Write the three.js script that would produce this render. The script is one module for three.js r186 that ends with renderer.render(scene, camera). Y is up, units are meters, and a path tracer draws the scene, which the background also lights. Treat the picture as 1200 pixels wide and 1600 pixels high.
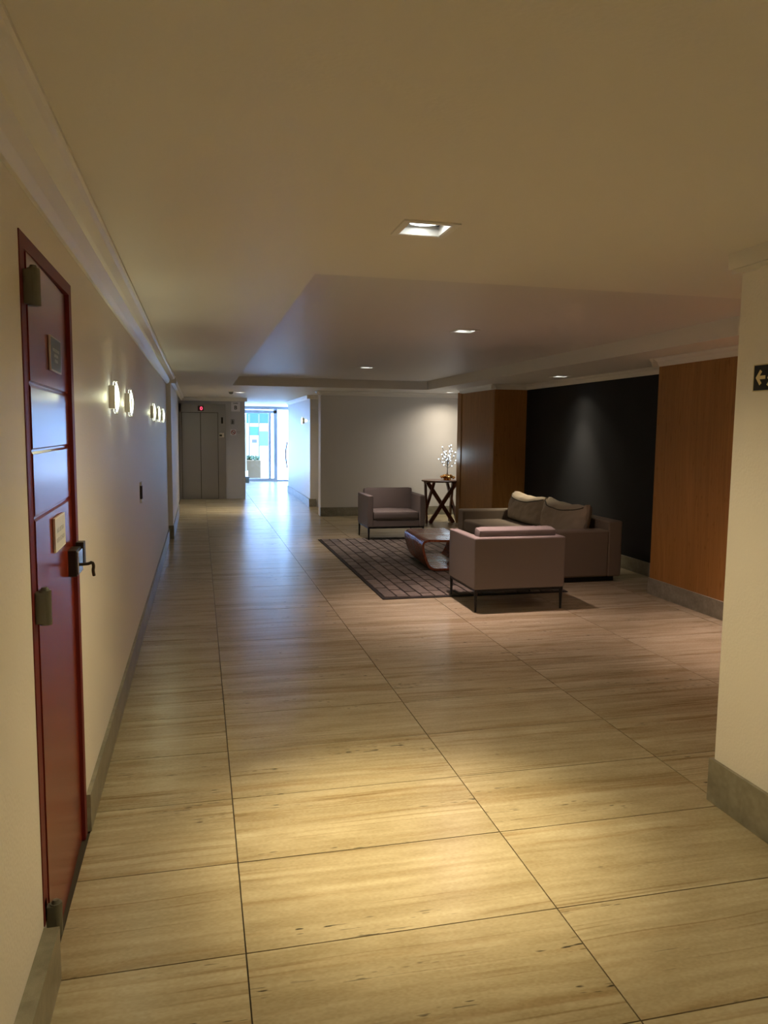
import * as THREE from 'three';
import { RoundedBoxGeometry } from 'three/addons/geometries/RoundedBoxGeometry.js';
import { mergeGeometries } from 'three/addons/utils/BufferGeometryUtils.js';

// ------------------------------------------------------------------ camera, sky, sun, exposure
const scene = new THREE.Scene();
const camera = new THREE.PerspectiveCamera(67.45, 0.75, 0.05, 200);
camera.position.set(0, 1.54, 0);
camera.rotation.set(-0.104277, -0.236153, 0.010616, 'YXZ');
const renderer = new THREE.WebGLRenderer({ antialias: true });
renderer.toneMapping = THREE.LinearToneMapping;
renderer.toneMappingExposure = 1.09;
renderer.shadowMap.enabled = true;
const rgb = (r, g, b) => new THREE.Color().setRGB(r, g, b);
scene.background = rgb(5.9, 10.8, 22.8);
const sun = new THREE.DirectionalLight(rgb(0.62, 0.82, 1.0), 20);
sun.position.set(-9, 16, -30); sun.target.position.set(2, 0, -28);
sun.castShadow = true; sun.shadow.mapSize.set(2048, 2048);
Object.assign(sun.shadow.camera, { left: -14, right: 14, top: 14, bottom: -14, near: 1, far: 60 });
scene.add(sun, sun.target);
const WARM = rgb(1.0, 0.81, 0.46), PINK = rgb(1.0, 0.72, 0.66), NEUTRAL = rgb(1.0, 0.86, 0.66), SOFT = rgb(1.0, 0.82, 0.52);

// ------------------------------------------------------------------ helpers
let seed = 7;
function rnd() { seed = (seed * 1664525 + 1013904223) % 4294967296; return seed / 4294967296; }
function hash(ix, iy) { let h = (ix * 374761393 + iy * 668265263) | 0; h = Math.imul(h ^ (h >>> 13), 1274126177); return ((h ^ (h >>> 16)) >>> 0) / 4294967296; }
function vn(x, y) {
  const ix = Math.floor(x), iy = Math.floor(y), fx = x - ix, fy = y - iy;
  const u = fx * fx * (3 - 2 * fx), v = fy * fy * (3 - 2 * fy);
  const a = hash(ix, iy), b = hash(ix + 1, iy), c = hash(ix, iy + 1), d = hash(ix + 1, iy + 1);
  return a + (b - a) * u + (c - a) * v + (a - b - c + d) * u * v;
}
const sat = (t) => Math.min(1, Math.max(0, t));
function dataTex(w, h, fn, srgb, rx = 1, ry = 1) {
  const d = new Uint8Array(w * h * 4);
  for (let j = 0; j < h; j++) for (let i = 0; i < w; i++) {
    const c = fn(i, j), k = (j * w + i) * 4;
    d[k] = c[0]; d[k + 1] = c[1]; d[k + 2] = c[2]; d[k + 3] = 255;
  }
  const t = new THREE.DataTexture(d, w, h, THREE.RGBAFormat);
  t.wrapS = t.wrapT = THREE.RepeatWrapping; t.magFilter = THREE.LinearFilter; t.minFilter = THREE.LinearMipmapLinearFilter; t.generateMipmaps = true;
  if (srgb) t.colorSpace = THREE.SRGBColorSpace;
  t.repeat.set(rx, ry); t.needsUpdate = true;
  return t;
}
function canvasTex(w, h, draw) {
  const c = document.createElement('canvas'); c.width = w; c.height = h;
  draw(c.getContext('2d'), w, h);
  const t = new THREE.CanvasTexture(c); t.colorSpace = THREE.SRGBColorSpace; return t;
}
const taken = {};
function numbered(n) { taken[n] = (taken[n] ?? -1) + 1; return taken[n] ? n + '_' + String(taken[n]).padStart(3, '0') : n; }
function shade(m) { m.castShadow = true; m.receiveShadow = true; return m; }
function part(parent, name, geo, mat, label) {
  const m = shade(new THREE.Mesh(geo, mat)); m.name = name; parent.add(m);
  if (label) m.userData.label = label;
  return m;
}
function thing(name, label, category, pos = [0, 0, 0], turn = 0, group) {
  const o = new THREE.Group(); o.name = numbered(name); o.position.set(...pos); o.rotation.y = turn;
  o.userData = { label, category }; if (group) o.userData.group = group;
  scene.add(o); return o;
}
function solid(name, label, category, geo, mat, group) {
  const m = shade(new THREE.Mesh(geo, mat)); m.name = numbered(name); m.userData = { label, category };
  if (group) m.userData.group = group;
  scene.add(m); return m;
}
function struct(name, geo, mat, label, category) {
  const m = geo ? shade(new THREE.Mesh(geo, mat)) : new THREE.Group();
  m.name = name; m.userData = { kind: 'structure', label, category }; scene.add(m); return m;
}
// uv in metres from the position, by the way each face points
function metreUV(g) {
  g = g.index ? g.toNonIndexed() : g;
  const p = g.attributes.position, uv = new Float32Array(p.count * 2);
  const a = new THREE.Vector3(), b = new THREE.Vector3(), c = new THREE.Vector3();
  for (let i = 0; i < p.count; i += 3) {
    a.fromBufferAttribute(p, i); b.fromBufferAttribute(p, i + 1); c.fromBufferAttribute(p, i + 2);
    const n = b.clone().sub(a).cross(c.clone().sub(a)), ax = Math.abs(n.x), ay = Math.abs(n.y), az = Math.abs(n.z);
    [a, b, c].forEach((v, k) => {
      const q = ax >= ay && ax >= az ? [v.z, v.y] : ay >= az ? [v.x, v.z] : [v.x, v.y];
      uv[(i + k) * 2] = q[0]; uv[(i + k) * 2 + 1] = q[1];
    });
  }
  g.setAttribute('uv', new THREE.BufferAttribute(uv, 2));
  return g;
}
function bx(x0, x1, y0, y1, z0, z1) {
  const g = new THREE.BoxGeometry(Math.abs(x1 - x0), Math.abs(y1 - y0), Math.abs(z1 - z0));
  g.translate((x0 + x1) / 2, (y0 + y1) / 2, (z0 + z1) / 2); return metreUV(g);
}
function rb(x0, x1, y0, y1, z0, z1, r = 0.02, s = 3) {
  const g = new RoundedBoxGeometry(x1 - x0, y1 - y0, z1 - z0, s, r);
  g.translate((x0 + x1) / 2, (y0 + y1) / 2, (z0 + z1) / 2); return g;
}
function join(list) {
  return mergeGeometries(list.map((g) => {
    g = g.index ? g.toNonIndexed() : g; const o = new THREE.BufferGeometry();
    for (const k of ['position', 'normal', 'uv']) o.setAttribute(k, g.attributes[k]);
    return o;
  }));
}
function bar(a, b, r0, r1 = r0, n = 8) {
  const A = new THREE.Vector3(...a), B = new THREE.Vector3(...b), d = B.clone().sub(A);
  const g = new THREE.CylinderGeometry(r1, r0, d.length(), n);
  g.applyQuaternion(new THREE.Quaternion().setFromUnitVectors(new THREE.Vector3(0, 1, 0), d.clone().normalize()));
  g.translate((A.x + B.x) / 2, (A.y + B.y) / 2, (A.z + B.z) / 2); return g;
}
function beam(a, b, w, t, up = [0, 0, 1]) {   // rectangular bar from a to b, t thick along `up`
  const A = new THREE.Vector3(...a), B = new THREE.Vector3(...b), y = B.clone().sub(A), L = y.length(); y.normalize();
  const z = new THREE.Vector3(...up).addScaledVector(y, -y.dot(new THREE.Vector3(...up))).normalize(), x = y.clone().cross(z);
  const g = new THREE.BoxGeometry(w, L, t).applyMatrix4(new THREE.Matrix4().makeBasis(x, y, z));
  g.translate((A.x + B.x) / 2, (A.y + B.y) / 2, (A.z + B.z) / 2); return g;
}

// ------------------------------------------------------------------ textures and materials
const travertine = dataTex(2048, 2048, (i, j) => {
  const x = i / 2048 * 4, z = j / 2048 * 4;
  const warp = vn(x * 0.7, z * 1.1) * 0.055 + vn(x * 3 + 9, z * 6) * 0.016;
  const q = z + warp;
  let t = 0.24 * vn(x * 0.8 + 3, q * 9) + 0.20 * vn(x * 1.3 + 7, q * 34) + 0.18 * vn(x * 2.6, q * 88) + 0.20 * vn(x * 8 + 2, q * 26 + 6) + 0.18 * vn(x * 110, q * 210);
  t = sat((t - 0.18) / 0.64);
  let r = 147 + 40 * t, g = 133 + 43 * t, b = 104 + 46 * t;
  const thread = sat((vn(x * 1.4 + 21, q * 115 + 2) - 0.70) * 5) * sat((vn(x * 2 + 31, q * 9) - 0.4) * 4);
  r -= 20 * thread; g -= 23 * thread; b -= 24 * thread;
  const rust = sat((vn(x * 0.8 + 40, q * 24 + 5) - 0.62) * 4) * vn(x * 7, q * 80);
  r -= 20 * rust; g -= 26 * rust; b -= 30 * rust;
  const lane = sat((vn(x * 1.1 + 70, q * 11 + 11) - 0.56) * 6);
  const pit = lane * sat((vn(x * 22 + 5, q * 230 + 3) - 0.80) * 8) * sat((vn(x * 5 + 15, q * 24) - 0.5) * 5);
  const k = 1 - 0.6 * pit;
  return [r * k, g * k, b * k];
}, true);
const plasterBump = dataTex(1024, 1024, (i, j) => {
  const x = i / 1024 * 2, y = j / 1024 * 2;
  const v = 0.5 * vn(x * 5, y * 2) + 0.22 * vn(x * 16 + 4, y * 6) + 0.28 * vn(x * 150, y * 150);
  const k = 255 * v; return [k, k, k];
}, false, 0.5, 0.5);
const wood = dataTex(1024, 1024, (i, j) => {
  const x = i / 1024 * 1.2, y = j / 1024 * 2.4;
  const w = vn(x * 3, y * 0.7) * 0.25;
  let t = 0.4 * vn((x + w) * 22, y * 0.9) + 0.3 * vn((x + w * 0.5) * 70, y * 1.6 + 4) + 0.3 * vn(x * 240, y * 7);
  t = sat((t - 0.2) / 0.6);
  const fleck = sat((vn(x * 60 + 9, y * 14) - 0.82) * 5) * 20;
  return [148 + 22 * t - fleck, 103 + 17 * t - fleck, 50 + 12 * t - fleck];
}, true, 1 / 1.2, 1 / 2.4);
const darkWood = dataTex(256, 512, (i, j) => {
  const t = 0.6 * vn(i / 6, j / 90) + 0.4 * vn(i / 2.2, j / 40);
  return [80 + 44 * t, 44 + 28 * t, 30 + 18 * t];
}, true, 3, 3);
const granite = dataTex(512, 512, (i, j) => {
  const t = 0.45 * vn(i / 60, j / 60) + 0.3 * vn(i / 14 + 8, j / 14) + 0.25 * hash(i, j);
  return [110 + 52 * t, 106 + 51 * t, 92 + 48 * t];
}, true, 1.6, 1.6);
const weave = dataTex(256, 256, (i, j) => {
  const k = 90 + 60 * Math.sin(i * 1.57) * Math.sin(j * 1.57) + 105 * vn(i / 3, j / 3); return [k, k, k];
}, false, 8, 8);
const carpet = dataTex(512, 512, (i, j) => {
  const t = 0.5 * vn(i / 30, j / 9) + 0.5 * hash(i, j);
  const k = 0.72 + 0.5 * t; return [150 * k, 138 * k, 126 * k];
}, true, 2, 2);
const brushed = dataTex(512, 256, (i, j) => { const k = 110 + 60 * vn(i / 1.6, j / 200) + 80 * vn(i / 60, j / 40 + 7); return [k, k, k]; }, false, 1, 1);
const concrete = dataTex(512, 512, (i, j) => { const k = 168 + 44 * vn(i / 50, j / 50) + 26 * hash(i, j); return [k, k * 0.98, k * 0.94]; }, true, 0.25, 0.25);

const std = (o) => new THREE.MeshStandardMaterial(o);
const M = {
  paint: std({ color: rgb(0.83, 0.80, 0.75), roughness: 0.52, bumpMap: plasterBump, bumpScale: 0.0022 }),
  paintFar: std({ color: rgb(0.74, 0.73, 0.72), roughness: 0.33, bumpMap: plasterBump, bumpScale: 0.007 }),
  paintGrey: std({ color: rgb(0.66, 0.64, 0.62), roughness: 0.6, bumpMap: plasterBump, bumpScale: 0.001 }),
  lift: std({ color: rgb(0.47, 0.47, 0.52), roughness: 0.6, bumpMap: plasterBump, bumpScale: 0.001 }),
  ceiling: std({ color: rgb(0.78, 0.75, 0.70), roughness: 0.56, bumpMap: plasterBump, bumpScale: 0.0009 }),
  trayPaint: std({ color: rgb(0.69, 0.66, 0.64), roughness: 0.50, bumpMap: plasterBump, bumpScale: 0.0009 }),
  cornice: std({ color: rgb(0.78, 0.75, 0.70), roughness: 0.5 }),
  black: std({ color: rgb(0.004, 0.005, 0.007), roughness: 0.8, bumpMap: plasterBump, bumpScale: 0.0006 }),
  tile: new THREE.MeshPhysicalMaterial({ map: travertine, roughness: 0.27, ior: 1.52 }),
  grout: std({ color: rgb(0.055, 0.042, 0.026), roughness: 0.9 }),
  veneer: std({ map: wood, roughness: 0.52 }),
  darkWood: std({ map: darkWood, roughness: 0.28 }),
  tableWood: std({ map: darkWood, color: rgb(1.5, 1.35, 1.25), roughness: 0.2 }),
  granite: std({ map: granite, roughness: 0.35 }),
  redPaint: new THREE.MeshPhysicalMaterial({ color: rgb(0.215, 0.026, 0.012), roughness: 0.26, clearcoat: 0.15, clearcoatRoughness: 0.16 }),
  redFrame: std({ color: rgb(0.15, 0.010, 0.009), roughness: 0.5 }),
  steel: new THREE.MeshPhysicalMaterial({ color: rgb(0.33, 0.33, 0.345), metalness: 1, roughness: 0.30, bumpMap: brushed, bumpScale: 0.0006, anisotropy: 0.7 }),
  hinge: std({ color: rgb(0.17, 0.17, 0.14), metalness: 0.6, roughness: 0.5 }),
  chrome: std({ color: rgb(0.62, 0.62, 0.62), metalness: 1, roughness: 0.22 }),
  darkMetal: std({ color: rgb(0.03, 0.025, 0.02), metalness: 0.5, roughness: 0.4 }),
  legs: std({ color: rgb(0.012, 0.012, 0.013), metalness: 0.4, roughness: 0.4 }),
  plastic: std({ color: rgb(0.74, 0.72, 0.66), roughness: 0.4 }),
  white: std({ color: rgb(0.82, 0.80, 0.76), roughness: 0.4 }),
  baffle: std({ color: rgb(0.015, 0.014, 0.013), roughness: 0.5 }),
  hollow: std({ color: rgb(0.03, 0.02, 0.018), roughness: 0.9 }),
  chairFabric: std({ color: rgb(0.205, 0.172, 0.158), roughness: 0.85, bumpMap: weave, bumpScale: 0.0006 }),
  sofaFabric: std({ color: rgb(0.19, 0.15, 0.11), roughness: 0.92, bumpMap: weave, bumpScale: 0.0006 }),
  cushion: std({ color: rgb(0.33, 0.275, 0.20), roughness: 0.92, bumpMap: weave, bumpScale: 0.0008 }),
  piping: std({ color: rgb(0.03, 0.024, 0.018), roughness: 0.9 }),
  rugBack: std({ color: rgb(0.016, 0.013, 0.011), roughness: 0.95 }),
  gold: std({ color: rgb(0.72, 0.38, 0.11), metalness: 1, roughness: 0.24 }),
  bark: std({ color: rgb(0.06, 0.05, 0.045), roughness: 0.8 }),
  led: std({ color: rgb(0.9, 0.95, 1), emissive: rgb(0.62, 0.84, 1.0), emissiveIntensity: 3.2 }),
  glass: new THREE.MeshPhysicalMaterial({ color: rgb(0.97, 1, 1), transmission: 1, thickness: 0, roughness: 0, ior: 1.45 }),
  alu: std({ color: rgb(0.42, 0.46, 0.54), metalness: 0.0, roughness: 0.4 }),
  pavement: std({ map: concrete, roughness: 0.85 }),
};

// ------------------------------------------------------------------ the room
const H = 2.255, TRAY = 2.395;
const TX0 = 0.525, TX1 = 3.78, TZ0 = -3.58, TZ1 = -12.65;         // tray opening in the ceiling
const LAMPS = {   // x, y, z
  corridor: [0.785, H, -2.69], tray: [2.194, TRAY, -6.27], tray2: [2.193, TRAY, -10.19],
  niche: [4.42, H, -8.97], corner: [4.38, H, -13.22], lift: [0.765, H, -14.97], side: [4.02, H, -4.75], behind: [0.785, H, 1.5],
};
function holed(x0, x1, z0, z1, y0, y1, holes) {
  const s = new THREE.Shape([[x0, -z0], [x1, -z0], [x1, -z1], [x0, -z1]].map((p) => new THREE.Vector2(...p)));
  for (const [a, b, c, d] of holes) s.holes.push(new THREE.Path([[a, -c], [a, -d], [b, -d], [b, -c]].map((p) => new THREE.Vector2(...p))));
  const g = new THREE.ExtrudeGeometry(s, { depth: y1 - y0, bevelEnabled: false });
  g.rotateX(-Math.PI / 2); g.translate(0, y0, 0); return metreUV(g);
}
const hole = ([x, , z]) => [x - 0.081, x + 0.081, z + 0.081, z - 0.081];
const ceiling = struct('ceiling', holed(-0.64, 5.5, 4, -23.45, H, TRAY, [[TX0, TX1, TZ0, TZ1], ...['corridor', 'niche', 'corner', 'lift', 'side', 'behind'].map((k) => hole(LAMPS[k]))]), M.ceiling, 'off-white painted lobby ceiling with a shallow recessed tray', 'ceiling');
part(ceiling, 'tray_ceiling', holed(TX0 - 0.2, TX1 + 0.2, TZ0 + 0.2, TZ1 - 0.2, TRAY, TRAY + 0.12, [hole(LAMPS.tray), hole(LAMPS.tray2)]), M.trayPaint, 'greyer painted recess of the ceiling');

// floor: travertine tiles over a dark bed
const floor = struct('floor', null, null, 'polished cream travertine tile floor with dark joints', 'floor');
part(floor, 'tile_bed', bx(-0.64, 5.5, -0.12, -0.006, 4, -23.6), M.grout);
const TW = 0.9997, TD = 0.4921, GX = 0.11287, GZ = -2.15377, GAP = 0.0022;
const tileGeo = {};
function tileGeometry(w, d, variant) {
  const key = [w.toFixed(3), d.toFixed(3), variant].join();
  if (tileGeo[key]) return tileGeo[key];
  const g = new THREE.BoxGeometry(w, 0.016, d); g.translate(0, -0.008, 0);
  const p = g.attributes.position, n = g.attributes.normal, uv = g.attributes.uv;
  const ou = 0.13 + hash(variant, 3) * 0.72, ov = 0.08 + hash(variant, 9) * 0.84, fl = variant % 2 ? -1 : 1;
  for (let i = 0; i < p.count; i++) {
    const q = Math.abs(n.getY(i)) > 0.5 ? p.getZ(i) : p.getY(i);
    uv.setXY(i, ou + fl * (Math.abs(n.getX(i)) > 0.5 ? p.getZ(i) : p.getX(i)) / 4, ov + q / 4);
  }
  return tileGeo[key] = g;
}
let tn = 0;
const behindTiles = [];
for (let j = -9; j < 44; j++) for (let i = -1; i < 5; i++) {
  let x0 = GX + i * TW, x1 = x0 + TW, z0 = GZ - j * TD, z1 = z0 - TD;
  x0 = Math.max(x0, -0.43); x1 = Math.min(x1, 4.76);
  if (z0 < -17.7 && (x1 < 0.95 || x0 > 3.2)) continue;
  if (z0 < -13.9 && x0 > 3.0) continue;
  if (z0 > -2.5 && x0 > 2.1 && z1 > -2.69) continue;
  if (z1 < -23.45) z1 = -23.45;
  if (z0 < -23.4) continue;
  const w = x1 - x0 - 2 * GAP, d = z0 - z1 - 2 * GAP;
  if (w < 0.05 || d < 0.05) continue;
  tn++;
  const g = tileGeometry(w, d, Math.floor(hash(i + 50, j + 90) * 16));
  if (z1 > -1.3) { behindTiles.push(g.clone().translate((x0 + x1) / 2, 0, (z0 + z1) / 2)); continue; }
  part(floor, 'tile', g, M.tile).position.set((x0 + x1) / 2, (hash(i, j + 300) - 0.5) * 0.0006, (z0 + z1) / 2);
}
part(floor, 'tile_field', join(behindTiles), M.tile).userData.kind = 'stuff';

// walls
struct('wall_left', join([
  bx(-0.64, -0.44, 0, H, 4, -2.166), bx(-0.64, -0.44, 0, H, -2.972, -17.6), bx(-0.64, -0.44, 2.043, H, -2.166, -2.972), bx(-0.64, -0.56, 0, 2.043, -2.166, -2.972),
]), M.paint, 'long cream painted corridor wall with red door and lamps', 'wall');
struct('wall_left_pilaster', join([bx(-0.44, -0.378, 0, H, -11.15, -14.3)]), M.paint, 'shallow cream pilaster where the corridor narrows', 'pilaster');
struct('wall_right', bx(2.09, 4.6, 0, H, 4, -2.69), M.paint, 'cream wall end beside the exit sign', 'wall');
struct('wall_behind', bx(-0.64, 2.2, 0, H, 4, 4.2), M.paint, 'cream wall closing the corridor', 'wall');
struct('wall_lift', bx(-0.64, 1.0, 0, H, -17.58, -19.5), M.lift, 'grey wall around the elevator', 'wall');
struct('wall_lounge_back', bx(2.12, 5.5, 0, H, -13.75, -14.0), M.paintGrey, 'grey wall behind the small armchair and lit tree', 'wall');
struct('wall_entrance_side', bx(2.175, 3.2, 0, H, -15.5, -19.46), M.paintFar, 'blue-lit painted wall leading to the glass entrance', 'wall');
struct('wall_side_passage', bx(3.2, 3.35, 0, H, -14.0, -23.45), M.paintGrey, 'wall closing the dark side passage', 'wall');
struct('wall_foyer', join([bx(-0.64, -0.5, 0, H, -19.5, -23.45)]), M.paintFar, 'pale wall of the entrance foyer', 'wall');
struct('wall_lounge_right', join([bx(4.32, 5.5, 0, H, -2.69, -6.53), bx(4.78, 5.5, 0, H, -6.53, -10.74), bx(4.32, 5.5, 0, H, -10.74, -12.2), bx(5.3, 5.5, 0, H, -12.2, -13.75)]), M.paintGrey, 'lounge wall behind the veneer and black panel', 'wall');
// veneer panels and the black niche
const v1 = struct('trim_1', null, null, 'brown wood veneer panelling by the exit sign wall', 'panel');
part(v1, 'veneer_panel', bx(4.24, 4.32, 0.02, 2.22, -2.69, -6.53), M.veneer);
part(v1, 'return_panel', bx(4.24, 4.78, 0.02, 2.22, -6.53, -6.55), M.veneer);
const v2 = struct('trim_2', null, null, 'brown wood veneer pier behind the sofa beside the black niche', 'panel');
part(v2, 'veneer_panel', bx(4.24, 4.32, 0.02, 2.22, -10.74, -12.17), M.veneer);
part(v2, 'return_panel', bx(4.242, 4.78, 0.02, 2.22, -10.72, -10.74), M.veneer);
part(v2, 'edge_strip', bx(4.228, 4.25, 0.02, 2.20, -12.17, -12.36), M.veneer);
struct('wall_niche', bx(4.75, 4.78, 0, 2.24, -6.55, -10.72), M.black, 'black painted niche wall behind the sofa', 'wall');

// cornices
const PROFILE = [[-0.01, 2.16], [0.012, 2.16], [0.034, 2.180], [0.060, 2.215], [0.076, 2.218], [0.108, 2.231], [0.120, 2.242], [0.128, 2.244], [0.128, H], [-0.01, H]];
function runZ(x, dir, z0, z1, P = PROFILE) {
  const s = new THREE.Shape(P.map(([d, y]) => new THREE.Vector2(x + dir * d, y)));
  const g = new THREE.ExtrudeGeometry(s, { depth: Math.abs(z1 - z0), bevelEnabled: false }); g.translate(0, 0, Math.min(z0, z1)); return metreUV(g);
}
function runX(z, dir, x0, x1, P = PROFILE) {
  const s = new THREE.Shape(P.map(([d, y]) => new THREE.Vector2(-(z + dir * d), y)));
  const g = new THREE.ExtrudeGeometry(s, { depth: Math.abs(x1 - x0), bevelEnabled: false }); g.rotateY(Math.PI / 2); g.translate(Math.min(x0, x1), 0, 0); return metreUV(g);
}
const SLIM = PROFILE.map(([d, y]) => [d * 0.5, y < 2.25 ? 2.178 + (y - 2.16) * 0.82 : y]);
struct('trim_3', runZ(-0.44, 1, 4, -11.15), M.cornice, 'white cornice along the corridor wall', 'cornice');
struct('trim_4', join([runZ(-0.378, 1, -11.15, -17.5, SLIM), runX(-11.15, 1, -0.44, -0.3, SLIM)]), M.cornice, 'white cornice over the pilaster', 'cornice');
struct('trim_5', join([bx(2.062, 2.5, 2.172, 2.19, 4, -2.718), bx(2.052, 2.5, 2.19, H, 4, -2.728)]), M.cornice, 'white cornice over the exit sign wall', 'cornice');
struct('trim_6', join([runZ(4.24, -1, -2.7, -6.62, SLIM), runX(-6.55, -1, 4.17, 4.75, SLIM), runZ(4.75, -1, -6.55, -10.72, SLIM), runX(-10.72, 1, 4.17, 4.75, SLIM), runZ(4.24, -1, -10.65, -12.25, SLIM)]), M.cornice, 'white cornice over the veneer and black niche', 'cornice');
struct('trim_7', join([runX(-13.75, 1, 2.05, 5.3, SLIM), runZ(2.12, -1, -13.68, -14.0, SLIM)]), M.cornice, 'white cornice over the grey lounge wall', 'cornice');
struct('trim_8', join([runX(-17.58, 1, -0.44, 1.05, SLIM)]), M.cornice, 'white cornice over the elevator wall', 'cornice');
struct('trim_9', join([runZ(2.175, -1, -15.45, -19.46, SLIM), runX(-15.5, 1, 2.11, 3.2, SLIM)]), M.cornice, 'white cornice over the blue-lit entrance wall', 'cornice');
// baseboards
struct('baseboard_left', join([bx(-0.45, -0.398, 0.001, 0.158, 4, -2.16), bx(-0.45, -0.424, 0.001, 0.148, -2.985, -11.15)]), M.granite, 'grey stone baseboard along the corridor wall', 'baseboard');
struct('baseboard_pilaster', join([bx(-0.45, -0.366, 0.001, 0.19, -11.135, -14.3)]), M.granite, 'grey stone baseboard round the pilaster', 'baseboard');
struct('baseboard_right', join([bx(2.074, 2.3, 0.001, 0.185, 4, -2.706)]), M.granite, 'grey stone baseboard below the exit sign wall', 'baseboard');
struct('baseboard_lounge', join([bx(4.222, 4.3, 0.001, 0.158, -2.7, -6.55), bx(4.73, 4.78, 0.001, 0.15, -6.55, -10.7), bx(4.222, 4.76, 0.001, 0.158, -10.7, -12.2)]), M.granite, 'grey stone baseboard under the veneer and niche', 'baseboard');
struct('baseboard_back', join([bx(2.115, 5.3, 0.001, 0.16, -13.73, -13.76)]), M.granite, 'grey stone baseboard under the grey lounge wall', 'baseboard');
struct('baseboard_entrance', join([bx(2.155, 2.3, 0.001, 0.16, -15.485, -19.46)]), M.granite, 'grey stone baseboard along the blue-lit entrance wall', 'baseboard');

// ------------------------------------------------------------------ red fire door
const door = struct('door_1', null, null, 'dark red metal fire door in the corridor wall', 'door');
part(door, 'door_frame', join([bx(-0.55, -0.437, 0.16, 2.004, -2.164, -2.218), bx(-0.55, -0.437, 0.0, 2.004, -2.926, -2.974), bx(-0.55, -0.437, 2.004, 2.043, -2.164, -2.974)]), M.redFrame);
part(door, 'frame_patch', rb(-0.55, -0.437, 0.0, 0.235, -2.205, -2.168, 0.006), M.plastic, 'bare patched foot of the red frame');
const leafPoints = [[-0.045, 0.008]];
leafPoints.push([0, 0.008]);
for (const y of [1.297, 1.479, 1.659]) leafPoints.push([0, y - 0.010], [-0.0045, y - 0.003], [-0.0045, y + 0.002], [0.0, y + 0.007]);
leafPoints.push([0, 1.998], [-0.045, 1.998]);
const leafGeo = new THREE.ExtrudeGeometry(new THREE.Shape(leafPoints.map((p) => new THREE.Vector2(...p))), { depth: 0.698, bevelEnabled: false });
const leaf = new THREE.Group(); leaf.name = 'leaf'; door.add(leaf);
leaf.position.set(-0.434, 0, -2.922); leaf.rotation.y = 0;
{ // latch edge sits a little deeper in its frame than the hinge edge
  const pivot = new THREE.Vector3(-0.434, 0, -2.222), a = 0.022;
  leaf.position.set(pivot.x - 0.70 * Math.sin(a), 0, pivot.z - 0.70 * Math.cos(a)); leaf.rotation.y = a;
}
part(leaf, 'leaf_sheet', metreUV(leafGeo), M.redPaint);
for (const y of [1.905, 1.055, 0.155]) {
  const h = new THREE.Group(); h.name = 'hinge'; door.add(h);
  part(h, 'barrel', new THREE.CylinderGeometry(0.0165, 0.0165, 0.095, 16).translate(-0.414, y, -2.206), M.hinge);
  part(h, 'plate', join([rb(-0.438, -0.412, y - 0.044, y + 0.044, -2.214, -2.190, 0.003), bar([-0.414, y + 0.047, -2.206], [-0.414, y + 0.056, -2.206], 0.012, 0.008, 12)]), M.hinge);
}
const lock = new THREE.Group(); lock.name = 'lock'; door.add(lock);
part(lock, 'lock_case', rb(-0.456, -0.419, 1.028, 1.120, -2.905, -2.795, 0.003), M.darkMetal, 'dark lock case with steel face');
part(lock, 'face_plate', rb(-0.420, -0.413, 1.034, 1.114, -2.900, -2.802, 0.003), M.chrome);
part(lock, 'lever', new THREE.TubeGeometry(new THREE.CatmullRomCurve3([[-0.416, 1.066, -2.83], [-0.384, 1.068, -2.83], [-0.374, 1.072, -2.832], [-0.370, 1.058, -2.84], [-0.373, 1.04, -2.85], [-0.372, 1.02, -2.86]].map((p) => new THREE.Vector3(...p))), 20, 0.0055, 8), M.darkMetal);
part(lock, 'strike_box', rb(-0.44, -0.412, 1.046, 1.132, -2.965, -2.918, 0.003), M.darkMetal);

function plate(name, label, category, geo, mats, pos, turn) {
  const m = shade(new THREE.Mesh(geo, mats)); m.name = numbered(name); m.position.set(...pos); m.rotation.y = turn;
  m.userData = { label, category }; scene.add(m); return m;
}
const greyPrint = canvasTex(400, 210, (c, w, h) => {
  c.fillStyle = '#a8a08a'; c.fillRect(0, 0, w, h); c.fillStyle = '#55594e'; c.fillRect(9, 9, w - 18, h - 18);
  c.fillStyle = '#b9b69c'; c.textAlign = 'center'; c.font = 'bold 26px sans-serif';
  c.fillText('PORTA CORTA-FOGO', w / 2, 88); c.fillText('MANTENHA', w / 2, 120); c.fillText('FECHADA', w / 2, 152);
});
const whitePrint = canvasTex(400, 210, (c, w, h) => {
  c.fillStyle = '#e2e3da'; c.fillRect(0, 0, w, h); c.strokeStyle = '#f4f4ec'; c.lineWidth = 8; c.strokeRect(4, 4, w - 8, h - 8);
  c.fillStyle = '#8d918d'; c.textAlign = 'center'; c.font = 'bold 40px sans-serif';
  c.fillText('NÃO OBSTRUA', w / 2, 98); c.fillText('PORTA FECHADA', w / 2, 158, 360);
});
const onDoor = (z) => -0.434 - (Math.abs(z) - 2.222) * 0.022 + 0.004;
{
  const back = M.plastic;
  const g = new THREE.BoxGeometry(0.205, 0.106, 0.006);
  plate('door_sign', 'small grey sign plate high on the red door', 'sign', g, [back, back, back, back, std({ map: greyPrint, roughness: 0.45 }), back], [onDoor(2.627) + 0.001, 1.768, -2.627], Math.PI / 2 + 0.022);
  plate('door_sign', 'small white sign plate above the lock of the red door', 'sign', g, [back, back, back, back, std({ map: whitePrint, roughness: 0.45 }), back], [onDoor(2.597) + 0.001, 1.212, -2.597], Math.PI / 2 + 0.022);
}
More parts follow.
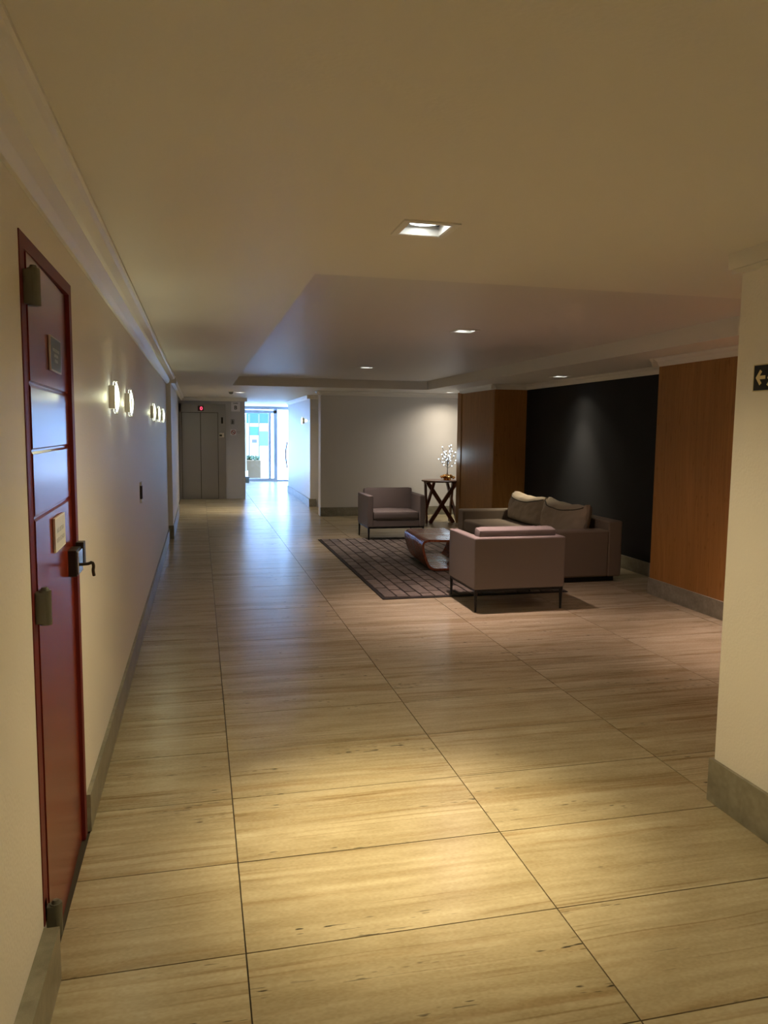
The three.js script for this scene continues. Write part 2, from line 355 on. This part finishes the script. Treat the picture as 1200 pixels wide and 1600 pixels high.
// exit sign
const exitPrint = canvasTex(512, 210, (c, w, h) => {
  c.fillStyle = '#060a07'; c.fillRect(0, 0, w, h);
  c.strokeStyle = '#cfc3a0'; c.lineWidth = 9; c.strokeRect(4, 4, w - 8, h - 8);
  c.strokeStyle = '#e8d9a6'; c.lineWidth = 28; c.lineCap = 'butt'; c.lineJoin = 'miter';
  c.beginPath(); c.moveTo(86, 50); c.lineTo(46, 103); c.lineTo(86, 156); c.stroke();
  c.beginPath(); c.moveTo(46, 103); c.lineTo(136, 103); c.stroke();
  c.fillStyle = '#e8d9a6'; c.beginPath(); c.arc(205, 58, 16, 0, 7); c.fill();
  c.lineWidth = 22; c.beginPath(); c.moveTo(200, 84); c.lineTo(212, 126); c.lineTo(182, 140); c.lineTo(160, 168); c.stroke();
  c.beginPath(); c.moveTo(212, 126); c.lineTo(244, 150); c.lineTo(262, 178); c.stroke();
  c.beginPath(); c.moveTo(164, 118); c.lineTo(180, 92); c.lineTo(232, 100); c.lineTo(250, 120); c.stroke();
});
{
  const b = M.plastic, g = new THREE.BoxGeometry(0.25, 0.103, 0.005);
  plate('exit_sign', 'dark exit sign with a pale arrow on the cream wall end', 'sign', g, [b, b, b, b, std({ map: exitPrint, roughness: 0.6 }), b], [2.087, 1.760, -2.463], -Math.PI / 2);
}
// open switch box
{
  const s = thing('wall_switch', 'uncovered switch box in the cream corridor wall', 'switch', [-0.44, 1.066, -6.05]);
  for (const d of [-1, 1]) part(s, 'mounting_tab', rb(0, 0.016, d > 0 ? 0.050 : -0.078, d > 0 ? 0.078 : -0.050, -0.045, 0.045, 0.003), M.white);
  part(s, 'switch_body', rb(0, 0.014, -0.050, 0.050, -0.035, 0.035, 0.002), M.hollow, 'dark uncovered switch body');
}

// ------------------------------------------------------------------ recessed downlights
function downlight(key, label, color, core, spill, glow = 6) {
  const [x, y, z] = LAMPS[key];
  const t = thing('recessed_downlight', label, 'ceiling light', [x, y, z], 0, 'recessed square downlights');
  const fr = (a, b, y0, y1) => [bx(-b, b, y0, y1, b, a), bx(-b, b, y0, y1, -a, -b), bx(-b, -a, y0, y1, a, -a), bx(a, b, y0, y1, a, -a)];
  part(t, 'trim_frame', join([...fr(0.078, 0.101, -0.006, 0), ...fr(0.074, 0.080, -0.004, 0.030)]), M.white);
  part(t, 'housing', join([...fr(0.0742, 0.0805, 0.030, 0.12), bx(-0.0805, 0.0805, 0.116, 0.122, 0.0805, -0.0805)]), M.baffle);
  part(t, 'lamp_ring', new THREE.LatheGeometry([[0.060, 0.024], [0.066, 0.022], [0.068, 0.030], [0.045, 0.078]].map((p) => new THREE.Vector2(...p)), 28), M.chrome);
  part(t, 'lamp', new THREE.LatheGeometry([[0, 0.030], [0.03, 0.0295], [0.055, 0.028], [0.061, 0.027], [0.045, 0.073], [0, 0.078]].map((p) => new THREE.Vector2(...p)), 28),
    std({ color: rgb(0.9, 0.9, 0.86), emissive: rgb(0.95, 1.0, 0.96), emissiveIntensity: glow }), 'bright white lamp face');
  for (const [cd, angle] of [core, spill]) {           // the reflector's beam and the spill round it
    const s = new THREE.SpotLight(color, cd, 0, angle, 1, 2);
    s.position.set(0, 0.020, 0); s.target.position.set(0, -2, 0); s.castShadow = true; s.shadow.radius = 2; s.name = 'lamp_light';
    t.add(s, s.target);
  }
  return t;
}
downlight('corridor', 'large square ceiling downlight nearest the red door', WARM, [24, 0.44], [9.5, 1.28]);
downlight('tray', 'square downlight in the ceiling tray above the pink-lit armchair', PINK, [16, 0.60], [8, 1.2]);
downlight('tray2', 'square downlight in the ceiling tray above the far armchair', rgb(1.0, 0.80, 0.72), [7, 0.60], [4, 1.15]);
downlight('niche', 'square downlight over the sofa in front of the black niche', NEUTRAL, [14, 0.60], [3, 1.0]);
downlight('corner', 'square downlight over the lit tree by the grey wall', NEUTRAL, [4, 0.75], [5.5, 1.3]);
downlight('lift', 'square downlight in front of the elevator', NEUTRAL, [8, 0.45], [10, 1.38]);
downlight('side', 'square downlight hidden behind the exit sign wall', PINK, [13, 0.60], [2.5, 1.1]);
downlight('behind', 'square downlight further back in the corridor', WARM, [3, 0.56], [9, 1.28]);

// ------------------------------------------------------------------ wall sconces
const SCONCE = ['nearest the red door', 'second along from the red door', 'third along from the red door', 'fourth along, next to last', 'last before the pilaster'];
function sconce(label, pos, turn) {
  const t = thing('wall_sconce', label, 'wall lamp', pos, turn, 'wall sconces along the corridor');
  part(t, 'back_box', rb(0, 0.030, -0.058, 0.058, -0.05, 0.05, 0.003), M.plastic);
  const s = new THREE.Shape(); const n = 14, pts = [];
  for (let k = 0; k <= n; k++) { const a = -1 + 2 * k / n; pts.push([0.034 + 0.012 * (1 - a * a), a * 0.074]); }
  for (let k = n; k >= 0; k--) { const a = -1 + 2 * k / n; pts.push([0.031 + 0.011 * (1 - a * a), a * 0.074]); }
  s.setFromPoints(pts.map((p) => new THREE.Vector2(...p)));
  part(t, 'glass_shade', new THREE.ExtrudeGeometry(s, { depth: 0.064, bevelEnabled: false }).translate(0, 0, -0.014), std({ color: rgb(0.9, 0.92, 0.85), roughness: 0.3, emissive: rgb(0.96, 1.0, 0.80), emissiveIntensity: 3.0 }), 'glowing white bowed glass');
  for (const d of [-1, 1]) part(t, 'clip', new THREE.TubeGeometry(new THREE.CatmullRomCurve3([[0.016, 0.055], [0.018, 0.078], [0.024, 0.083], [0.038, 0.080]].map(([a, b]) => new THREE.Vector3(a, d * b, 0))), 10, 0.0035, 6), M.chrome);
  const p = new THREE.PointLight(rgb(0.95, 1.0, 0.62), 0.09, 0, 2); p.position.set(0.0385, 0, 0); p.castShadow = true; p.name = 'lamp_light'; t.add(p);
}
[-4.16, -5.02, -7.55, -8.45, -9.45].forEach((z, i) => sconce('lit wall sconce with bowed glass, ' + SCONCE[i], [-0.44, 1.70, z], 0));
sconce('single lit wall sconce on the blue-lit entrance wall', [2.175, 1.755, -16.48], Math.PI);

// ------------------------------------------------------------------ elevator and its signs
{
  const e = thing('elevator', 'grey steel elevator with closed two-leaf door', 'elevator', [0, 0, -17.58]);
  part(e, 'frame', join([bx(-0.43, -0.38, 0.002, 2.11, 0.001, 0.06), bx(0.41, 0.572, 0.002, 1.925, 0.001, 0.06), bx(-0.43, 0.572, 1.925, 2.11, 0.001, 0.06)]), M.steel);
  part(e, 'shaft_gap', bx(-0.38, 0.41, 0.006, 1.925, 0.001, 0.004), M.hollow, 'dark joint behind the door leaves');
  part(e, 'door_panel', bx(-0.370, 0.022, 0.012, 1.915, 0.005, 0.028), M.steel);
  part(e, 'door_panel', bx(0.034, 0.400, 0.012, 1.915, 0.005, 0.024), M.steel);
  part(e, 'sill', bx(-0.38, 0.41, 0.0005, 0.006, 0.001, 0.07), M.hinge);
  const digit = canvasTex(96, 96, (c, w, h) => { c.fillStyle = '#0a0203'; c.fillRect(0, 0, w, h); c.fillStyle = '#ff4a6a'; c.font = 'bold 84px sans-serif'; c.textAlign = 'center'; c.fillText('0', w / 2 + 10, 78); });
  const scr = std({ color: rgb(0.02, 0.01, 0.01), roughness: 0.3, emissive: rgb(1, 1, 1), emissiveMap: digit, emissiveIntensity: 2.2 });
  part(e, 'floor_display', new THREE.BoxGeometry(0.125, 0.115, 0.01).translate(0.036, 2.01, 0.064), [M.legs, M.legs, M.legs, M.legs, scr, M.legs], 'small red lit floor number');
  part(e, 'indicator', rb(0.474, 0.516, 1.682, 1.82, 0.058, 0.066, 0.003), M.legs);
  const cp = part(e, 'call_panel', rb(0.432, 0.535, 1.375, 1.475, 0.058, 0.066, 0.003), M.chrome);
  part(cp, 'call_button', bx(0.436, 0.490, 1.40, 1.44, 0.064, 0.070), M.legs);
}
const textMat = (t) => std({ map: t, roughness: 0.5 });
{
  const b = M.plastic;
  const towerT = canvasTex(256, 276, (c, w, h) => { c.fillStyle = '#dcd9e0'; c.fillRect(0, 0, w, h); c.fillStyle = '#0b0a12'; c.textAlign = 'center'; c.font = 'bold 46px sans-serif'; c.fillText('TORRE', w / 2, 58, 220); c.font = 'bold 150px sans-serif'; c.fillText('B', w / 2, 218); });
  plate('tower_sign', 'white square sign with a large black letter B', 'sign', new THREE.BoxGeometry(0.196, 0.21, 0.006), [b, b, b, b, textMat(towerT), b], [0.795, 2.06, -17.575], 0);
  const pictoT = canvasTex(128, 160, (c, w, h) => { c.fillStyle = '#8f8f94'; c.fillRect(0, 0, w, h); c.fillStyle = '#15141a'; c.beginPath(); c.arc(60, 26, 12, 0, 7); c.fill(); c.lineWidth = 18; c.strokeStyle = '#15141a'; c.beginPath(); c.moveTo(58, 42); c.lineTo(54, 100); c.lineTo(40, 146); c.moveTo(56, 96); c.lineTo(86, 144); c.moveTo(58, 56); c.lineTo(92, 92); c.stroke(); });
  plate('picture_sign', 'small grey sign with a dark figure beside the elevator', 'sign', new THREE.BoxGeometry(0.085, 0.115, 0.005), [b, b, b, b, textMat(pictoT), b], [0.727, 1.725, -17.576], 0);
  const noT = canvasTex(384, 206, (c, w, h) => {
    c.fillStyle = '#d9d7dc'; c.fillRect(0, 0, w, h); c.fillStyle = '#b9b7be'; c.fillRect(200, 0, 184, h);
    c.strokeStyle = '#8e2f2f'; c.lineWidth = 24; c.beginPath(); c.arc(100, 103, 68, 0, 7); c.moveTo(52, 55); c.lineTo(148, 151); c.stroke();
    c.fillStyle = '#4a3438'; c.fillRect(62, 96, 76, 14);
    c.fillStyle = '#85838c'; c.font = 'bold 34px sans-serif'; c.fillText('PROIBIDO', 208, 88, 166); c.fillText('FUMAR', 232, 136);
  });
  plate('notice_sign', 'white notice with a red prohibition circle beside the elevator', 'sign', new THREE.BoxGeometry(0.24, 0.126, 0.005), [b, b, b, b, textMat(noT), b], [0.797, 1.491, -17.576], 0);
}
{
  const d = thing('smoke_detector', 'small dark domed smoke detector on the ceiling before the elevator', 'smoke detector', [0.575, H, -14.45]);
  part(d, 'base', new THREE.CylinderGeometry(0.05, 0.05, 0.02, 24).translate(0, -0.010, 0), M.plastic);
  part(d, 'dome', new THREE.LatheGeometry([[0, -0.062], [0.02, -0.06], [0.036, -0.048], [0.043, -0.02]].map((p) => new THREE.Vector2(...p)), 24), M.hinge);
}
// ------------------------------------------------------------------ glass entrance
{
  const g = struct('door_2', null, null, 'glazed aluminium entrance with bright street beyond', 'door');
  const Z = -23.5;
  part(g, 'header', join([bx(-0.6, 3.3, 2.17, H, Z - 0.06, Z + 0.06), bx(-0.6, 2.29, 2.055, 2.145, Z - 0.05, Z + 0.05)]), M.alu);
  part(g, 'mullion', bx(2.035, 2.105, 0.09, 2.06, Z - 0.04, Z + 0.04), M.alu);
  part(g, 'mullion', bx(2.195, 2.295, 0.0, 2.18, Z - 0.05, Z + 0.05), M.alu);
  part(g, 'mullion', bx(1.27, 1.31, 0.09, 2.06, Z - 0.04, Z + 0.04), M.alu);
  part(g, 'mullion', bx(0.2, 0.25, 0.09, 2.06, Z - 0.04, Z + 0.04), M.alu);
  part(g, 'bottom_rail', join([bx(-0.6, 2.2, 0.002, 0.095, Z - 0.04, Z + 0.04), bx(2.29, 3.3, 0.002, 0.05, Z - 0.04, Z + 0.04)]), M.alu);
  for (const [a, b, y0, y1] of [[-0.6, 0.2, 0.095, 2.055], [0.25, 1.27, 0.095, 2.055], [1.31, 2.045, 0.095, 2.055], [2.095, 2.195, 0.095, 2.055], [2.295, 3.2, 0.05, 2.17]]) {
    const pg = new THREE.PlaneGeometry(b - a, y1 - y0); pg.translate((a + b) / 2, (y0 + y1) / 2, Z); part(g, 'pane', pg, M.glass);
  }
  part(g, 'pull_handle', new THREE.TubeGeometry(new THREE.CatmullRomCurve3([[2.60, 1.20, Z + 0.03], [2.585, 1.16, Z + 0.08], [2.54, 0.85, Z + 0.09], [2.575, 0.5, Z + 0.08], [2.59, 0.42, Z + 0.03]].map((p) => new THREE.Vector3(...p))), 24, 0.02, 8), M.darkMetal, 'dark bowed vertical pull handle');
  const d = thing('floor_box', 'small dark box on the floor inside the glass entrance', 'box', [1.33, 0, -22.95]);
  part(d, 'body', rb(-0.08, 0.08, 0, 0.15, -0.08, 0.08, 0.01), M.hinge); part(d, 'lid', rb(-0.09, 0.09, 0.15, 0.172, -0.09, 0.09, 0.006), M.legs);
}
// street outside
struct('ground_street', bx(-30, 30, -0.2, -0.03, -23.6, -60), M.pavement, 'sunlit pale pavement outside', 'ground');
{
  const b = thing('street_building', 'pale building across the sunny street', 'building', [0, 0, -40]);
  part(b, 'wall', bx(-20, 24, -0.03, 7, -3, 0), std({ color: rgb(0.70, 0.70, 0.66), roughness: 0.9 }));
  part(b, 'shop_band', bx(-3, 3.55, 1.9, 2.45, 0, 0.12), std({ color: rgb(0.01, 0.05, 0.14), roughness: 0.6 }), 'blue band');
  part(b, 'shutter', bx(2.55, 3.5, 0.75, 1.5, 0, 0.10), std({ color: rgb(0.05, 0.13, 0.17), roughness: 0.6 }), 'turquoise shutter');
  part(b, 'awning', bx(-3, 3.7, 3.2, 3.4, 0, 0.5), std({ color: rgb(0.55, 0.36, 0.20), roughness: 0.8 }));
  part(b, 'window_band', bx(3.9, 6.5, 1.7, 2.1, 0, 0.06), std({ color: rgb(0.25, 0.40, 0.34), roughness: 0.4 }));
  const s = thing('poster_board', 'colourful blue and pink poster board outside the entrance', 'poster', [1.75, -0.03, -25.6]);
  part(s, 'post', join([bx(-0.18, -0.14, 0, 2.1, -0.02, 0.02), bx(0.14, 0.18, 0, 2.1, -0.02, 0.02)]), std({ color: rgb(0.12, 0.10, 0.07), roughness: 0.7 }));
  const poster = canvasTex(128, 256, (c, w, h) => { c.fillStyle = '#9aa6c4'; c.fillRect(0, 0, w, h); c.fillStyle = '#3f66b8'; c.fillRect(0, 0, w, 84); c.fillStyle = '#d8d8e2'; c.fillRect(0, 84, w, 90); c.fillStyle = '#5a55a8'; c.fillRect(28, 120, 76, 34); c.fillStyle = '#e0c4c6'; c.fillRect(0, 174, w, 82); });
  part(s, 'board', new THREE.BoxGeometry(0.28, 0.9, 0.03).translate(0, 1.25, 0), std({ map: poster, roughness: 0.6 }));
  const p = thing('planter', 'low brown planter outside the entrance', 'planter', [1.62, -0.03, -25.0]);
  part(p, 'box', rb(-0.28, 0.28, 0, 0.62, -0.2, 0.2, 0.02), std({ color: rgb(0.16, 0.10, 0.045), roughness: 0.9 }));
  const leaves = []; for (let i = 0; i < 60; i++) { const g = new THREE.ConeGeometry(0.03, 0.16, 4); g.rotateX((rnd() - 0.5) * 1.4); g.rotateZ((rnd() - 0.5) * 1.4); g.translate((rnd() - 0.5) * 0.48, 0.66 + rnd() * 0.08, (rnd() - 0.5) * 0.3); leaves.push(g); }
  part(p, 'foliage', join(leaves), std({ color: rgb(0.05, 0.075, 0.03), roughness: 0.9 }));
  const c = thing('street_column', 'warm beige column outside the entrance', 'column', [1.33, -0.03, -24.6]);
  part(c, 'shaft', bx(-0.11, 0.11, 0, 3.4, -0.15, 0.15), std({ color: rgb(0.34, 0.26, 0.16), roughness: 0.8 })); part(c, 'plinth', bx(-0.14, 0.14, 0, 0.3, -0.18, 0.18), M.pavement);
}

// ------------------------------------------------------------------ rug
{
  const X0 = 1.62, X1 = 3.48, Z0 = -6.745, Z1 = -10.72;
  const r = thing('rug', 'dark grey patchwork rug between the two armchairs', 'rug', [(X0 + X1) / 2, 0.0006, (Z0 + Z1) / 2]);
  const w = X1 - X0, d = Z0 - Z1;
  part(r, 'backing', rb(-w / 2, w / 2, 0, 0.009, -d / 2, d / 2, 0.004), M.rugBack);
  const mats = [0.50, 0.43, 0.57, 0.37].map((k) => std({ map: carpet, color: rgb(k, k, k), roughness: 0.95, bumpMap: weave, bumpScale: 0.001 }));
  const nx = 15, nz = 18, cw = (w - 0.05) / nx, cd = (d - 0.05) / nz;
  const geos = {};
  for (let i = 0; i < nx; i++) for (let j = 0; j <= nz; j++) {
    let a = j * cd + (i % 2 ? -cd / 2 : 0) + (rnd() - 0.5) * 0.03, b = a + cd;
    a = Math.max(a, 0); b = Math.min(b, d - 0.05);
    if (b - a < 0.05) continue;
    const L = Math.round((b - a) * 50) / 50, key = L.toFixed(2);
    geos[key] ??= metreUV(new RoundedBoxGeometry(cw - 0.015, 0.012, Math.max(0.03, L - 0.018), 1, 0.004));
    const m = part(r, 'patch', geos[key], mats[Math.floor(rnd() * 4)]);
    m.position.set(-w / 2 + 0.025 + (i + 0.5) * cw, 0.011 + rnd() * 0.002, -d / 2 + 0.025 + (a + b) / 2);
    m.rotation.y = (rnd() - 0.5) * 0.05;
  }
}

// ------------------------------------------------------------------ armchairs (front towards +z)
const ARM = 'low square armchairs';
function makeArmchair(label, pos, turn) {
  const t = thing('armchair', label, 'armchair', pos, turn, ARM);
  const W = 0.42, D = 0.35, y0 = 0.197, y1 = 0.645;
  part(t, 'armrest', rb(-W, -W + 0.082, y0, y1, -D, D, 0.014, 4), M.chairFabric);
  part(t, 'armrest', rb(W - 0.082, W, y0, y1, -D, D, 0.014, 4), M.chairFabric);
  part(t, 'back_panel', rb(-W + 0.008, W - 0.008, y0 + 0.001, y1 + 0.001, -D - 0.001, -D + 0.10, 0.014, 4), M.chairFabric);
  part(t, 'seat_base', rb(-W + 0.078, W - 0.078, y0, 0.292, -D + 0.09, D - 0.02, 0.01), M.chairFabric);
  const soft = (w, h, d, puff, s = 14) => {
    const g = new THREE.BoxGeometry(w, h, d, s, 5, s), p = g.attributes.position;
    const r = 0.028;
    for (let i = 0; i < p.count; i++) {
      const x = p.getX(i), y = p.getY(i), z = p.getZ(i);
      const cx = Math.max(-w / 2 + r, Math.min(w / 2 - r, x)), cy = Math.max(-h / 2 + r, Math.min(h / 2 - r, y)), cz = Math.max(-d / 2 + r, Math.min(d / 2 - r, z));
      const v = new THREE.Vector3(x - cx, y - cy, z - cz), l = v.length(); if (l > r) v.multiplyScalar(r / l);
      const a = 2 * x / w, b = 2 * z / d, k = puff * (1 - a * a) * (1 - b * b);
      p.setXYZ(i, cx + v.x, cy + v.y + (y > 0 ? k : 0), cz + v.z);
    }
    g.computeVertexNormals(); return g;
  };
  const sc = part(t, 'seat_cushion', soft(0.668, 0.125, 0.58, 0.014), M.chairFabric); sc.position.set(0, 0.354, 0.045);
  const bc = part(t, 'back_cushion', soft(0.74, 0.135, 0.34, 0.02), M.chairFabric); bc.rotation.x = Math.PI / 2 - 0.16; bc.position.set(0, 0.548, -0.196);
  bc.scale.x = 0.98;
  part(t, 'frame', join([bx(-W + 0.01, W - 0.01, 0.178, 0.198, -D + 0.012, -D + 0.034), bx(-W + 0.01, W - 0.01, 0.178, 0.198, D - 0.034, D - 0.012), bx(-W + 0.01, -W + 0.032, 0.178, 0.198, -D + 0.012, D - 0.012), bx(W - 0.032, W - 0.01, 0.178, 0.198, -D + 0.012, D - 0.012)]), M.legs);
  for (const sx of [-1, 1]) for (const sz of [-1, 1]) part(t, 'leg', bar([sx * (W - 0.022), 0.0005 + (sz > 0 ? 0.019 : 0), sz * (D - 0.024)], [sx * (W - 0.022), 0.19, sz * (D - 0.024)], 0.009, 0.016, 10), M.legs);
  return t;
}
makeArmchair('square armchair seen from behind, its back to the open floor', [2.69, 0.0006, -6.45], Math.PI);
makeArmchair('square armchair facing the camera before the grey wall', [2.70, 0.0006, -10.80], 0);

// ------------------------------------------------------------------ sofa (front towards -x)
{
  const t = thing('sofa', 'brown grey two-seat sofa in front of the black niche', 'sofa', [3.80, 0, -8.35]);
  const F = -0.50, B = 0.49, L = 1.20;
  part(t, 'plinth', rb(F + 0.20, B - 0.06, 0.0, 0.06, -L + 0.04, L - 0.05, 0.005), M.legs);
  part(t, 'base', rb(F + 0.02, B - 0.18, 0.05, 0.28, -L + 0.1, L - 0.1, 0.02), M.sofaFabric);
  part(t, 'armrest', rb(F, B - 0.15, 0.055, 0.545, L - 0.2, L, 0.025, 4), M.sofaFabric);
  part(t, 'armrest', rb(F, B - 0.15, 0.055, 0.545, -L, -L + 0.2, 0.025, 4), M.sofaFabric);
  part(t, 'backrest', rb(B - 0.16, B, 0.055, 0.64, -L + 0.001, L - 0.001, 0.02, 4), M.sofaFabric);
  part(t, 'seat_cushion', rb(F + 0.01, B - 0.2, 0.27, 0.425, -L + 0.19, L - 0.19, 0.03, 4), M.sofaFabric);
}
function sofaCushion(label, z, w, lean, bulge) {
  const t = thing('sofa_cushion', label, 'cushion', [3.985, 0.426, z], 0, 'loose back cushions on the sofa');
  const nx = 34, ny = 16, nz = 8, h = 0.37, th = 0.19;
  const g = new THREE.BoxGeometry(1, 1, 1, nz, ny, nx), p = g.attributes.position;
  const sag = (a) => 0.038 * (1 - a * a) - 0.006 * Math.cos(a * 9 + w * 40);
  const place = (c, b, a) => {           // c depth, b height, a length, all -1..1
    const e = Math.pow(Math.max(0, 1 - Math.pow(Math.abs(a), 5)), 0.42), f = Math.pow(Math.max(0, 1 - Math.pow(Math.abs(b), 5)), 0.36);
    const wr = (vn(a * 5 + w * 70, b * 3 + 4) - 0.5) * 0.022 + (vn(a * 13 + w * 30, b * 9) - 0.5) * 0.012;
    const k = 0.20 + 0.80 * e * f;
    const x = c * th / 2 * k * (1 + bulge * (1 - a * a) * (1 - b * b)) + (c < 0 ? wr : 0);
    const y = h / 2 * b * (1 - 0.05 * a * a) - (b > 0 ? b * b * sag(a) : 0);
    const zz = a * w / 2 * (1 - 0.05 * b * b);
    return new THREE.Vector3(x + lean * y, y + h / 2, zz);
  };
  for (let i = 0; i < p.count; i++) { const v = place(2 * p.getX(i), 2 * p.getY(i), 2 * p.getZ(i)); p.setXYZ(i, v.x, v.y, v.z); }
  g.computeVertexNormals();
  part(t, 'cover', g, M.cushion);
  const pts = []; for (let k = 0; k <= 26; k++) { const a = -0.97 + 1.94 * k / 26, v = place(-1, 0.86 - 0.36 * (1 - a * a), a); pts.push(v.add(new THREE.Vector3(-0.001, 0.001, 0))); }
  part(t, 'piping', new THREE.TubeGeometry(new THREE.CatmullRomCurve3(pts), 60, 0.0055, 6), M.piping, 'dark sagging piping seam');
  return t;
}
sofaCushion('slouched sofa back cushion farther from the exit sign', -8.862, 0.965, 0.20, 0.24);
sofaCushion('slouched sofa back cushion closer to the exit sign', -7.868, 1.0, 0.20, 0.20);

// ------------------------------------------------------------------ slatted loop coffee table
{
  const t = thing('coffee_table', 'slatted bentwood loop coffee table on the rug', 'table', [2.675, 0.012, -8.45], -0.07);
  const half = [[0, 0.350], [-0.14, 0.354], [-0.225, 0.352], [-0.272, 0.330], [-0.287, 0.288], [-0.270, 0.19], [-0.234, 0.09], [-0.196, 0.033], [-0.15, 0.014], [0, 0.014]];
  const ring = [...half, ...half.slice(1, -1).reverse().map(([x, y]) => [-x, y])];
  const curve = new THREE.CatmullRomCurve3(ring.map(([x, y]) => new THREE.Vector3(x, y, 0)), true, 'centripetal');
  const outer = [], inner = [];
  for (let k = 0; k < 64; k++) {
    const p = curve.getPoint(k / 64), d = curve.getTangent(k / 64);
    outer.push(new THREE.Vector2(p.x, p.y)); inner.push(new THREE.Vector2(p.x - d.y * 0.022, p.y + d.x * 0.022));
  }
  const s = new THREE.Shape(outer); s.holes.push(new THREE.Path(inner));
  const n = 17, pitch = 1.03 / n;
  const opts = { bevelEnabled: true, bevelSize: 0.0025, bevelThickness: 0.0025, bevelSegments: 2 };
  const g = new THREE.ExtrudeGeometry(s, { depth: pitch * 0.52, ...opts }), gm = new THREE.ExtrudeGeometry(s, { depth: pitch * 0.84, ...opts });
  for (let k = 0; k < n; k++) part(t, 'slat', k === 8 ? gm : g, M.tableWood).position.set(0, 0, -0.515 + k * pitch - (k === 8 ? pitch * 0.16 : 0));
  for (const [x, y] of [[-0.20, 0.341], [0.20, 0.341], [-0.10, 0.026], [0.10, 0.026]]) part(t, 'spacer_rod', bar([x, y, -0.51], [x, y, 0.495], 0.006), M.tableWood);
}

// ------------------------------------------------------------------ side table, lit tree
{
  const t = thing('side_table', 'dark wood side table with crossed legs by the grey wall', 'table', [4.00, 0, -12.55]);
  part(t, 'table_top', new THREE.LatheGeometry([[0, 0.698], [0.29, 0.698], [0.315, 0.704], [0.318, 0.72], [0.312, 0.727], [0, 0.727]].map((p) => new THREE.Vector2(...p)), 40), M.darkWood);
  const y = 0.70, w = 0.066, th = 0.034;
  part(t, 'leg', beam([-0.255, y, 0.10], [0.215, 0.002, 0.12], w, th), M.darkWood);
  part(t, 'leg', beam([0.255, y, 0.132], [-0.215, 0.002, 0.152], w, th), M.darkWood);
  for (const s of [-1, 1]) {
    part(t, 'leg', beam([s * 0.165, y, 0.20], [s * 0.245, 0.002, -0.18], w * 0.9, th, [1, 0, 0]), M.darkWood);
    part(t, 'leg', beam([s * 0.195, y, -0.22], [s * 0.275, 0.002, 0.16], w * 0.9, th, [1, 0, 0]), M.darkWood);
  }
  part(t, 'brace', beam([-0.235, 0.685, -0.16], [0.235, 0.685, -0.16], 0.03, 0.028), M.darkWood);
}
{
  const t = thing('lit_tree', 'small white LED twig tree in gold foil on the side table', 'ornament', [4.13, 0.7275, -12.55]);
  const foil = [];
  for (let k = 0; k < 46; k++) {
    const a = k * 2.399, r = 0.04 + 0.095 * ((k * 7) % 23) / 23, g = new THREE.SphereGeometry(0.03, 6, 4);
    g.scale(1.15, 0.32, 0.8); g.rotateZ((rnd() - 0.3) * 2.2); g.rotateX((rnd() - 0.5) * 1.6); g.rotateY(a); g.translate(Math.cos(a) * r, 0.034 + 0.07 * (1 - r / 0.15) * (0.4 + rnd()), Math.sin(a) * r); foil.push(g);
  }
  foil.push(new THREE.CylinderGeometry(0.05, 0.07, 0.05, 12).translate(0, 0.025, 0));
  part(t, 'gold_foil', join(foil), M.gold, 'crumpled shiny gold foil base');
  part(t, 'stem', bar([0, 0.03, 0], [0.004, 0.36, 0], 0.009, 0.006), M.bark);
  const bulb = new THREE.SphereGeometry(0.0095, 10, 8), twigs = [];
  const tips = [];
  for (let k = 0; k < 11; k++) {
    const a = k * 2.399 + 0.4, reach = 0.07 + 0.10 * rnd(), y0 = 0.20 + 0.012 * k, top = k === 3 ? [0.062, 0.60, 0] : [Math.cos(a) * reach, 0.32 + 0.022 * k + 0.05 * rnd(), Math.sin(a) * reach * 0.8];
    const c = new THREE.CatmullRomCurve3([new THREE.Vector3(0.002, y0, 0), new THREE.Vector3(top[0] * 0.55, (y0 + top[1]) / 2 - 0.01, top[2] * 0.55), new THREE.Vector3(...top)]);
    twigs.push(new THREE.TubeGeometry(c, 8, 0.0035, 5));
    for (const u of k === 3 ? [0.5, 0.68, 0.85, 1] : [0.42, 0.72, 1]) tips.push(c.getPoint(u).add(new THREE.Vector3((rnd() - 0.5) * 0.03, (rnd() - 0.5) * 0.02, (rnd() - 0.5) * 0.03)));
  }
  part(t, 'twigs', join(twigs), M.bark);
  for (const v of tips) part(t, 'bulb', bulb, M.led).position.copy(v);
  const p = new THREE.PointLight(rgb(0.66, 0.85, 1), 0.30, 0, 2); p.position.set(0.01, 0.42, 0.0); p.castShadow = true; p.shadow.radius = 6; p.name = 'bulb_light'; t.add(p);
}
renderer.render(scene, camera);
